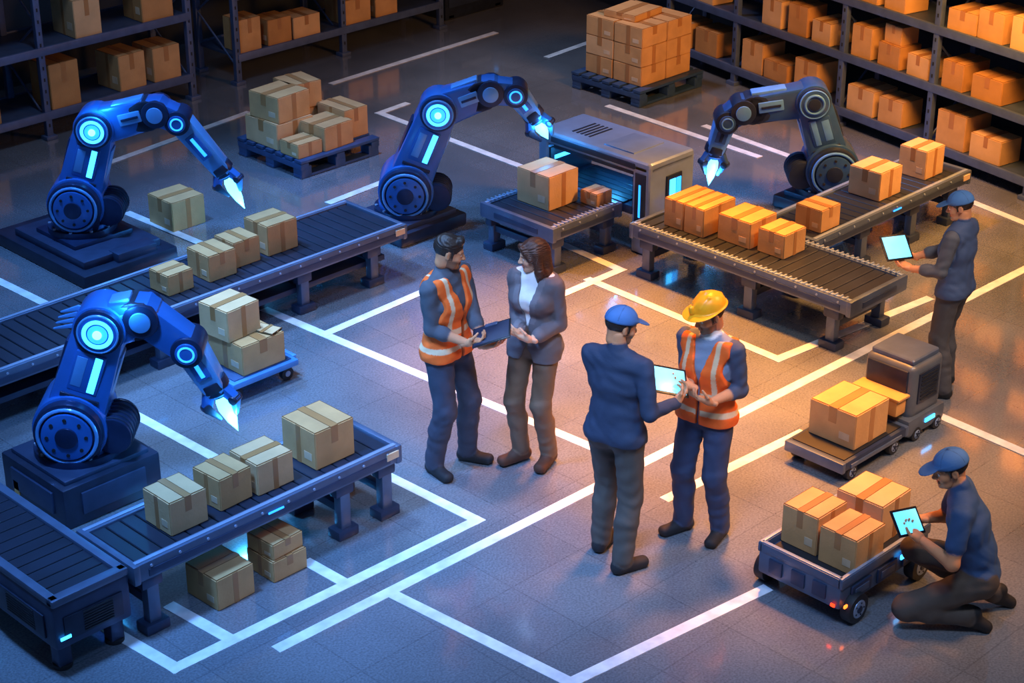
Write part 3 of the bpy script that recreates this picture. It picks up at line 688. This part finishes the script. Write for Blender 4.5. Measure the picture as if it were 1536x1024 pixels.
def person(name,loc,phi,sp):
    phi=math.radians(phi); sc=sp.get('scale',1.); fem=sp.get('fem',False); kneel=sp.get('kneel',False)
    e=bpy.data.objects.new(name,None); bpy.context.collection.objects.link(e); e.location=(*loc,0); e.rotation_euler=(0,0,phi); e.scale=(sc,)*3
    def W2L(p):
        p=np.array(p,float)-np.array([loc[0],loc[1],0]); c,s=math.cos(-phi),math.sin(-phi); return np.array([c*p[0]-s*p[1],s*p[0]+c*p[1],p[2]])/sc
    def D2L(p):
        c,s=math.cos(-phi),math.sin(-phi); return np.array([c*p[0]-s*p[1],s*p[0]+c*p[1],p[2]])
    J=dict(pel=(0,0,.96),hipR=(.095,0,.93),hipL=(-.095,0,.93),wa=(0,0,1.08),ch=(0,.01,1.28),up=(0,-.005,1.40),nk=(0,-.012,1.475),hd=(0,.03,1.640),
           shR=(.185,-.005,1.425),shL=(-.185,-.005,1.425),anR=(.12,-.02,.09),anL=(-.12,-.02,.09),kR=(.02,1,0),kL=(-.02,1,0),tR=(.12,1,0),tL=(-.12,1,0))
    if fem: J.update(shR=(.155,-.005,1.385),shL=(-.155,-.005,1.385),hd=(0,.025,1.585),nk=(0,-.012,1.435),anR=(.09,-.02,.10),anL=(-.09,-.02,.10))
    J.update(sp.get('J',{})); J={k:np.array(v,float) for k,v in J.items()}
    C=sp['col']; pal=[C['trouser'],C['shirt'],sp['skin'],C['shoe'],C.get('sleeve',C['shirt']),C.get('collar',C['shirt'])]
    TR,SH,SK,SO,SL,CO=0,1,2,3,4,5
    wR=W2L(sp['wR']);wL=W2L(sp['wL'])
    pts=np.array([v for k,v in J.items() if k not in('kR','kL','tR','tL')]+[wR,wL]+sp.get('extra',[]))
    lo=pts.min(0)-np.array([.26,.3,.12]); hi=pts.max(0)+np.array([.26,.3,.06]); lo[2]=-.02; hi[2]=J['hd'][2]+.0
    vx=Vox(lo,hi,.0075); tw=sp.get('tw',1.06); X_=nrm(J['shR']-J['shL'])
    T=('all','T')
    if fem: tw=1.
    vx.cone(J['pel']-np.array([0,0,.02]),J['wa'],.155*tw,.138*tw*(.9 if fem else 1),SH if kneel else TR,.05,T,w=X_,flat=.70)
    vx.cone(J['wa'],J['ch'],.140*tw*(.86 if fem else 1),.168*tw*(.88 if fem else 1),SH,.05,T,w=X_,flat=.68)
    vx.cone(J['ch'],J['up'],.166*tw*(.88 if fem else 1),.135*tw*(.88 if fem else 1),SH,.05,T,w=X_,flat=.66)
    vx.cone(J['shL']*.8+J['up']*.2,J['shR']*.8+J['up']*.2,.060,.060,SH,.05,T)
    for s in ('R','L'): vx.cone(J['nk']+np.array([0,0,.005]),J['sh'+s]*.75+J['up']*.25,.050,.05,SH,.05,T)
    if fem:
        for s in (-1,1): vx.ell(J['ch']+np.array([s*.062,.075,-.01]),(.058,.05,.055),SH,.05,T)
    nr=.052 if not fem else .043
    vx.cone(J['nk']-np.array([0,0,.03]),J['hd']-np.array([0,.035,.045]),nr+.003,nr-.002,SK,.02,('all',))
    cdir=nrm(J['hd']-np.array([0,.03,0])-J['nk'])
    if fem: vx.cone(J['nk'],J['nk']+cdir*.012,nr+.008,nr+.004,SH,.01,('all',))
    else: vx.cone(J['nk']+cdir*.02,J['nk']+cdir*.045,nr+.012,nr+.010,CO,.008,('all',))
    for s in ('R','L'):
        sg=1 if s=='R' else -1
        hp=J['hip'+s]; an=J['an'+s]; kn,_=ik(hp,an,sp.get('l1',.43),sp.get('l2',.425),J['k'+s])
        if 'kn'+s in sp: kn=np.array(sp['kn'+s],float)
        r=.9 if fem else 1.
        vx.cone(hp+np.array([0,0,-.01]),kn,.100*r,.078*r,TR,.04,('all','L')); vx.ell(hp+np.array([-sg*.01,-.035,-.0]),(.086,.082,.095),TR,.04,('all','L'))
        cuff=an+nrm(kn-an)*.010
        mid=kn*.6+an*.4+ (np.array([0,-.012,0]) if not kneel else 0)
        vx.cone(kn,mid,.078*r,.074*r,TR,.03,('all','L')); vx.cone(mid,cuff,.074*r,.068*r,TR,.03,('all','L'))
        td=nrm(J['t'+s]); 
        if kneel:
            vx.cone(an+np.array([0,-.01,-.01]),an+td*.13,.045,.04,SO,.02,('all',)); vx.cone(an+np.array([0,-.04,.02]),an+np.array([0,-.03,-.04]),.042,.042,SO,.02,('all',))
        else:
            a0=an-td*.035; a0[2]=an[2]-.045; b0=an+td*.155; b0[2]=an[2]-.055
            up=np.array([0,0,1.]); wd=np.cross(td,up)
            vx.cone(a0,b0,.043,.044,SO,.02,('all',),w=wd,flat=.82); vx.cone(an,a0,.045,.045,SO,.02,('all',)); vx.cone(an,a0*.45+b0*.55,.043,.036,SO,.02,('all',))
            vx.cone(a0-td*.008-np.array([0,0,.03]),b0+td*.005-np.array([0,0,.024]),.038,.042,SO,.006,('all',),w=wd,flat=.35)
    sk=sp.get('skinfrom',2.)
    for s,wr in (('R',wR),('L',wL)):
        shd=J['sh'+s]; pole=np.array(sp.get('pole'+s,(.22 if s=='R' else -.22,-.6,-1)),float)
        el,wr2=ik(shd,wr,.285,.255,pole)
        if s=='R': wR2=wr2
        else: wL2=wr2
        r=.86 if fem else 1.
        def seg(a,b,ra,rb,l,cl): 
            vx.cone(a,b,ra,rb,l,.018,('all','A') if cl else ('all',)) 
        if sk>=2:
            seg(shd,el,.064*r,.052*r,SL,1); seg(el,wr2,.051*r,.039*r,SL,1)
        elif sk>=1:
            m=el+(wr2-el)*(sk-1); seg(shd,el,.064*r,.053*r,SL,1); seg(el,m,.053*r,.048*r,SL,1); seg(m-(wr2-el)*.02,m+(wr2-el)*.05,.052*r,.051*r,SL,1); seg(el,wr2,.043*r,.027*r,SK,0)
        else:
            m=shd+(el-shd)*sk; seg(shd,m,.066*r,.062*r,SL,1); seg(shd,el,.049*r,.042*r,SK,0); seg(el,wr2,.043*r,.027*r,SK,0)
    D=vx.f['all']; X,Y,Z=vx.grid((slice(None),)*3)
    wr_=folds(X,Y,Z); hard=(vx.L==SK)|(vx.L==SO); D=D+np.where(hard,0,wr_*1.2); D=np.maximum(D,(.001-Z).astype(np.float32))
    vv,F,col=nets(D,vx.lo,vx.h,vx.L,pal)
    if not kneel: col[(vv[:,2]<.022)]=np.array(C['shoe'])*.5
    mkmesh('body',vv,F,col,CLOTH,e)
    A=vx.f['A'];Tf=vx.f['T'];Lf=vx.f['L']
    hh=np.clip(.5+.5*(Lf-Tf)/.05,0,1); TL=Lf*(1-hh)+Tf*hh-.05*hh*(1-hh)
    for gname,gf,gcol in sp.get('garments',[]):
        G=gf(TL,A,X,Y,Z,J)+wr_
        r=nets(np.ascontiguousarray(G.astype(np.float32)),vx.lo,vx.h,np.zeros_like(vx.L),[(1,1,1)])
        if r: vv,F,col=r; mkmesh(gname,vv,F,gcol(vv),CLOTH,e)
    fR=sp.get('hR',{});fL=sp.get('hL',{})
    S=.9 if fem else 1.0
    make_hand(e,wR2,D2L(fR['d']),D2L(fR['n']),1,fR.get('curl',(.5,.6,.4)),sp['skin'],'hand_right',fR.get('point',False),S)
    make_hand(e,wL2,D2L(fL['d']),D2L(fL['n']),-1,fL.get('curl',(.5,.6,.4)),sp['skin'],'hand_left',fL.get('point',False),S)
    make_head(e,J['hd'],math.radians(sp.get('yaw',0)),math.radians(sp.get('pitch',0)),math.radians(sp.get('roll',0)),sp,.93 if fem else .98)
    return e
f4=np.float32
def hem_g(hem,off=.014):
    return lambda T,A,X,Y,Z,J: np.maximum(np.maximum(T-(off*np.clip((1.28-Z)/.25,0,1)-.003).astype(f4),(hem-Z).astype(f4)),(Z-1.29).astype(f4))
def const(c): return lambda vv: np.tile(np.array(c),(len(vv),1))
def vest_g(hem):
    def f(T,A,X,Y,Z,J):
        b=np.maximum(T-.018,(hem-Z).astype(f4))
        arm=np.abs(X)-(.178-.03*np.clip((Z-1.2)/.1,0,1)*np.clip((1.40-Z)/.06,0,1)); arm=np.where(Z>1.17,arm,-1.); b=np.maximum(b,arm.astype(f4))
        b=np.maximum(b,(Z-1.485).astype(f4)+0*b)
        v=np.where(Y>-.0,(.008+np.clip(Z-1.22,0,1)*.27-np.abs(X)),-1.); return np.maximum(b,v.astype(f4))
    return f
OR=np.array(lin('f2661c')); STR=np.array(lin('dcbf98'))
def vest_c(vv):
    x,y,z=vv.T; c=np.tile(OR,(len(vv),1)); ax=np.abs(x)
    m=((z>1.085)&(z<1.125))|((z>.965)&(z<1.0)); c[m]=STR
    m=(ax>.092)&(ax<.124)&(z>1.125); c[m]=STR
    m=((ax<.014)&(y>0)); c[m]=OR*.5
    return c
def jacket_g(hem):
    def f(T,A,X,Y,Z,J):
        B=T-(.011+.03*np.clip(1.0-Z,0,.3)).astype(f4); b=np.maximum(B,(hem-Z).astype(f4)); b=np.minimum(b,A-.006)
        v=np.where(Y>.0,(.010+np.clip(Z-1.12,0,1)*.20-np.abs(X)+np.clip(.95-Z,0,1)*.4),-1.); b=np.maximum(b,v.astype(f4)); return np.maximum(b,(Z-1.455).astype(f4)+0*b)
    return f
def blazer_c(vv):
    x,y,z=vv.T; c=np.tile(np.array(lin('625d62')),(len(vv),1)); ax=np.abs(x)
    lap=(y>.03)&(z>1.12)&(z<1.44)&(ax<.010+(z-1.12)*.20+.045); c[lap]*=1.35
    but=(y>.05)&(ax<.012)&((np.abs(z-1.08)<.012)|(np.abs(z-1.0)<.012)); c[but]*=.25
    return c
SK1=lin('d29268'); SK2=lin('dca684'); BLK=lin('17191f')
def tablet(loc,xd,nd,w=.25,h=.18,name='tablet_computer',screen=True):
    x=Vector(xd).normalized(); n=Vector(nd); n=(n-x*n.dot(x)).normalized(); y=n.cross(x); R=Matrix((x,y,n)).transposed()
    mb=MB(); mb.box((0,0,0),(w,h,.010),SCRB,.004,R=R)
    if screen: mb.box(n*.0055,(w-.03,h-.03,.002),SCREEN,.0005,R=R)
    else:
        mb.box(n*.0055,(w-.02,h-.02,.003),CLIPS,.0005,R=R); mb.box(n*.01+y*(h/2-.02),(.09,.03,.012),STEEL,.003,R=R)
    return mb.obj(name,loc)
FWD=np.array([1/S2,1/S2,0]);RT=np.array([1/S2,-1/S2,0])
def dirw(r,f_,u): return RT*r+FWD*f_+np.array([0,0,u])
person('man_in_safety_vest',(-1.72,-1.10),-170,dict(skin=SK1,hair=lin('2a1c15'),beard=True,yaw=38,pitch=-14,
  col=dict(trouser=lin('363c4e'),shirt=lin('4c525c'),shoe=BLK),skinfrom=1.3,
  wR=(-1.78,-1.36,1.07),wL=(-1.66,-1.40,1.02),J=dict(anR=(.13,-.03,.09),anL=(-.15,.05,.09),tR=(.3,1,0),tL=(-.35,1,0)),
  hR=dict(d=dirw(.85,-.1,.25),n=dirw(-.1,.3,1),curl=(.5,.6,.4)),hL=dict(d=dirw(.8,-.35,.25),n=dirw(-.1,.2,1),curl=(.25,.4,.3)),
  garments=[('safety_vest',vest_g(.89),vest_c)]))
tablet((-1.66,-1.47,1.14),dirw(.88,-.1,.34),dirw(-.3,-.2,.9),.27,.20,'clipboard',False)
person('woman_in_blazer',(-1.25,-1.47),104,dict(skin=SK2,hair=lin('4a2a1a'),fem=True,yaw=-48,pitch=-10,
  col=dict(trouser=lin('6c5644'),shirt=lin('e2deda'),shoe=lin('4a2c1c'),sleeve=lin('625d62')),skinfrom=1.7,
  wR=(-1.46,-1.53,1.09),wL=(-1.43,-1.61,1.06),poleR=(.15,-.3,-1),poleL=(-.15,-.3,-1),J=dict(anR=(.09,.03,.10),anL=(-.10,-.03,.10),tR=(.5,1,0),tL=(-.1,1,0)),
  hR=dict(d=dirw(-.85,-.1,.25),n=dirw(.1,.2,.9),curl=(.3,.4,.3)),hL=dict(d=dirw(-.9,.1,.2),n=dirw(.1,.5,.8),curl=(.35,.5,.3)),
  garments=[('blazer',jacket_g(.84),blazer_c)]))
person('man_in_blue_cap',(-1.79,-2.70),-78,dict(skin=SK1,hair=lin('2a1c15'),beard=True,cap=lin('4478b8'),yaw=-32,pitch=-14,
  col=dict(trouser=lin('4e4a46'),shirt=lin('2b3b56'),shoe=BLK),skinfrom=2.,
  wR=(-1.54,-2.96,1.13),wL=(-1.58,-2.70,1.12),J=dict(anR=(.13,-.10,.09),anL=(-.12,.06,.09),tR=(.55,1,0),tL=(-.1,1,0)),
  hR=dict(d=dirw(.35,.35,.35),n=dirw(-.5,.2,.8),curl=(.5,.6,.5)),hL=dict(d=dirw(.8,.1,.4),n=dirw(-.1,-.4,.9),curl=(.5,.6,.5)),
  garments=[('sweater_hem',hem_g(.89),const(lin('2b3b56')))]))
tablet((-1.50,-2.86,1.235),dirw(.85,.25,-.30),dirw(-.05,-.55,.85),.27,.20)
person('man_in_hard_hat',(-1.15,-2.90),100,dict(skin=SK1,hair=lin('2a1c15'),beard=True,helmet=lin('f8ae20'),scale=.97,yaw=-28,pitch=-16,
  col=dict(trouser=lin('323f5e'),shirt=lin('76849c'),shoe=BLK,sleeve=lin('404c64'),collar=lin('e2e6ea')),skinfrom=1.2,
  wR=(-1.36,-2.93,1.17),wL=(-1.33,-3.07,1.10),poleR=(.1,-.3,-1),poleL=(-.2,-.35,-1),J=dict(anR=(.12,.03,.09),anL=(-.13,-.03,.09),tR=(.5,1,0),tL=(-.1,1,0)),
  hR=dict(d=dirw(-.8,.1,.25),n=dirw(-.1,.0,1),curl=(.4,.5,.4)),hL=dict(d=dirw(-.85,-.1,.35),n=dirw(.1,.3,.9),curl=(.4,.6,.4)),
  garments=[('safety_vest',vest_g(.89),vest_c)]))
person('man_in_blue_cap',(1.72,-2.88),8,dict(skin=SK1,hair=lin('2a1c15'),cap=lin('4478b8'),scale=.9,yaw=22,pitch=-14,
  col=dict(trouser=lin('46464b'),shirt=lin('3a5078'),shoe=BLK,sleeve=lin('4c5462')),skinfrom=1.45,
  wR=(1.61,-2.58,1.03),wL=(1.45,-2.66,1.01),J=dict(anR=(.13,.04,.09),anL=(-.14,-.06,.09),tR=(.2,1,0),tL=(-.4,1,0)),
  hR=dict(d=dirw(-.8,.1,.35),n=dirw(-.1,-.4,-.8),curl=(.4,.5,.4)),hL=dict(d=dirw(-.7,.5,.25),n=dirw(-.2,-.2,.9),curl=(.5,.6,.5)),
  garments=[('knit_vest',lambda T,A,X,Y,Z,J: np.maximum(np.maximum(T-.013,(.90-Z).astype(f4)),((np.abs(X)-.17)*np.where(Z>1.17,1,0)-.5*np.where(Z>1.17,0,1)).astype(f4)),const(lin('3a5078')))]))
tablet((1.44,-2.53,1.14),dirw(.8,.45,-.1),dirw(-.1,-.75,.6),.25,.20)
person('kneeling_man',(-.74,-4.70),32,dict(skin=SK1,hair=lin('2a1c15'),cap=lin('4478b8'),kneel=True,yaw=18,pitch=-16,
  col=dict(trouser=lin('504843'),shirt=lin('2f5080'),shoe=BLK),skinfrom=.62,
  J=dict(pel=(0,-.02,.36),hipR=(.10,.0,.33),hipL=(-.10,.0,.33),wa=(0,.02,.50),ch=(0,.09,.68),up=(0,.13,.80),nk=(0,.15,.87),hd=(0,.23,1.02),
         shR=(.185,.14,.81),shL=(-.185,.14,.81),anR=(.17,-.12,.10),anL=(-.12,.03,.10),tR=(0.1,-.5,-.35),tL=(0,-.5,-.30)),
  knR=(.18,.38,.34),knL=(-.17,.40,.13),extra=[np.array((.18,.5,.4)),np.array((-.17,.48,.05))],
  wR=(-.88,-4.36,.62),wL=(-1.02,-4.46,.58),poleR=(.6,0,-1),poleL=(-.6,-.2,-1),
  hR=dict(d=dirw(-.8,.1,.1),n=dirw(.1,-.3,-.9),curl=(.3,.4,.3)),hL=dict(d=dirw(-.6,.5,.35),n=dirw(-.1,-.1,.9),curl=(.5,.6,.4)),
  garments=[]))
tablet((-1.03,-4.36,.665),dirw(.75,.5,-.15),dirw(.1,-.7,.7),.22,.17)

# ------------------------------------------------------------------ lights
def light(name,typ,loc,tgt,energy,col,**kw):
    l=bpy.data.lights.new(name,typ); l.energy=energy; l.color=lin(col)
    for k,v in kw.items(): setattr(l,k,v)
    o=bpy.data.objects.new(name,l); bpy.context.collection.objects.link(o); o.location=loc
    if tgt is not None: o.rotation_euler=(Vector(tgt)-Vector(loc)).to_track_quat('-Z','Y').to_euler()
    return o
def spot(name,loc,tgt,e_,col,deg,ss=.4): light(name,'SPOT',loc,tgt,e_,col,spot_size=math.radians(deg),spot_blend=1.,shadow_soft_size=ss)
spot('warm_hall_spot',(1.6,.2,6.5),(.55,-.85,0),10500,'ff9c38',40)
spot('warm_hall_spot',(.9,-1.6,6.5),(-.35,-2.75,0),6500,'ff9834',36)
spot('warm_hall_spot',(1.8,-6.2,5.6),(-.1,-3.6,.5),1500,'ffb468',52,.6)
light('warm_rack_lamp','AREA',(4.0,-1.6,3.6),(6.2,-.3,.8),330,'ffae54',shape='RECTANGLE',size=2.,size_y=.6)
spot('warm_line_lamp',(4.8,-4.0,5.0),(3.0,-1.0,.4),1500,'ffb060',52)
spot('cool_arm_fill',(-2.6,3.4,6.5),(-1.3,2.7,.3),2900,'68a8ff',60)
spot('cool_arm_fill',(-5.2,-1.0,6.2),(-3.3,-.6,.3),2900,'68a8ff',60)
spot('cool_arm_fill',(.6,3.6,6.5),(1.3,2.8,.3),2100,'80b6ff',52)
spot('cool_arm_fill',(-2.4,1.0,6.5),(-1.6,.2,0),2600,'94c0fa',50)
spot('cool_arm_fill',(2.6,2.6,6.5),(4.0,.7,.5),2600,'78b0ff',34)  # added cool fill, keeps the slate arm blue against the warm spots
spot('cool_arm_fill',(-4.2,-4.6,6.5),(-2.6,-2.6,0),1500,'78b0ff',50,.6)
spot('neutral_fill_spot',(-4.6,-4.0,6.5),(-1.6,-1.9,.9),900,'d8e6ff',36,.6)  # unseen fill light added on the camera side for the people's fronts
spot('neutral_fill_spot',(-3.0,-6.5,6.5),(-.9,-4.1,.4),600,'dce6f8',46,.6)
spot('neutral_fill_spot',(0.0,-5.6,6.0),(1.6,-2.9,.8),800,'f0ece8',36,.5)  # extra fill added to brighten the dark worker at right
spot('neutral_fill_spot',(3.6,5.0,6.5),(4.6,4.0,.3),1100,'c8d4f4',50)
spot('cool_rack_fill',(-.5,4.4,5.0),(0.6,6.7,.8),260,'a8c4f0',70,.5)  # slight fill added to lift the dark back left racks
for i,(p,e_) in enumerate([((-.42,2.85,.35),20),((-2.98,-.38,.55),18),((1.85,1.4,1.0),8),((3.3,.7,.3),12),((-3.5,-.0,1.45),6),((-1.3,3.6,1.4),6),((2.3,1.0,.62),8)]):
    light('robot_work_glow','POINT',p,None,e_,'40b0ff',shadow_soft_size=.06)
w=bpy.data.worlds.new('world'); scn.world=w; w.use_nodes=True; w.node_tree.nodes['Background'].inputs[0].default_value=(.20,.32,.56,1); w.node_tree.nodes['Background'].inputs[1].default_value=.22

cam=bpy.data.cameras.new('camera'); cam.lens=36*2800/1536; cam.sensor_width=36; cam.clip_end=100
co=bpy.data.objects.new('camera',cam); bpy.context.collection.objects.link(co); co.location=(-9.4236,-9.4236,6.5); co.rotation_euler=(math.radians(64),0,math.radians(-45)); scn.camera=co
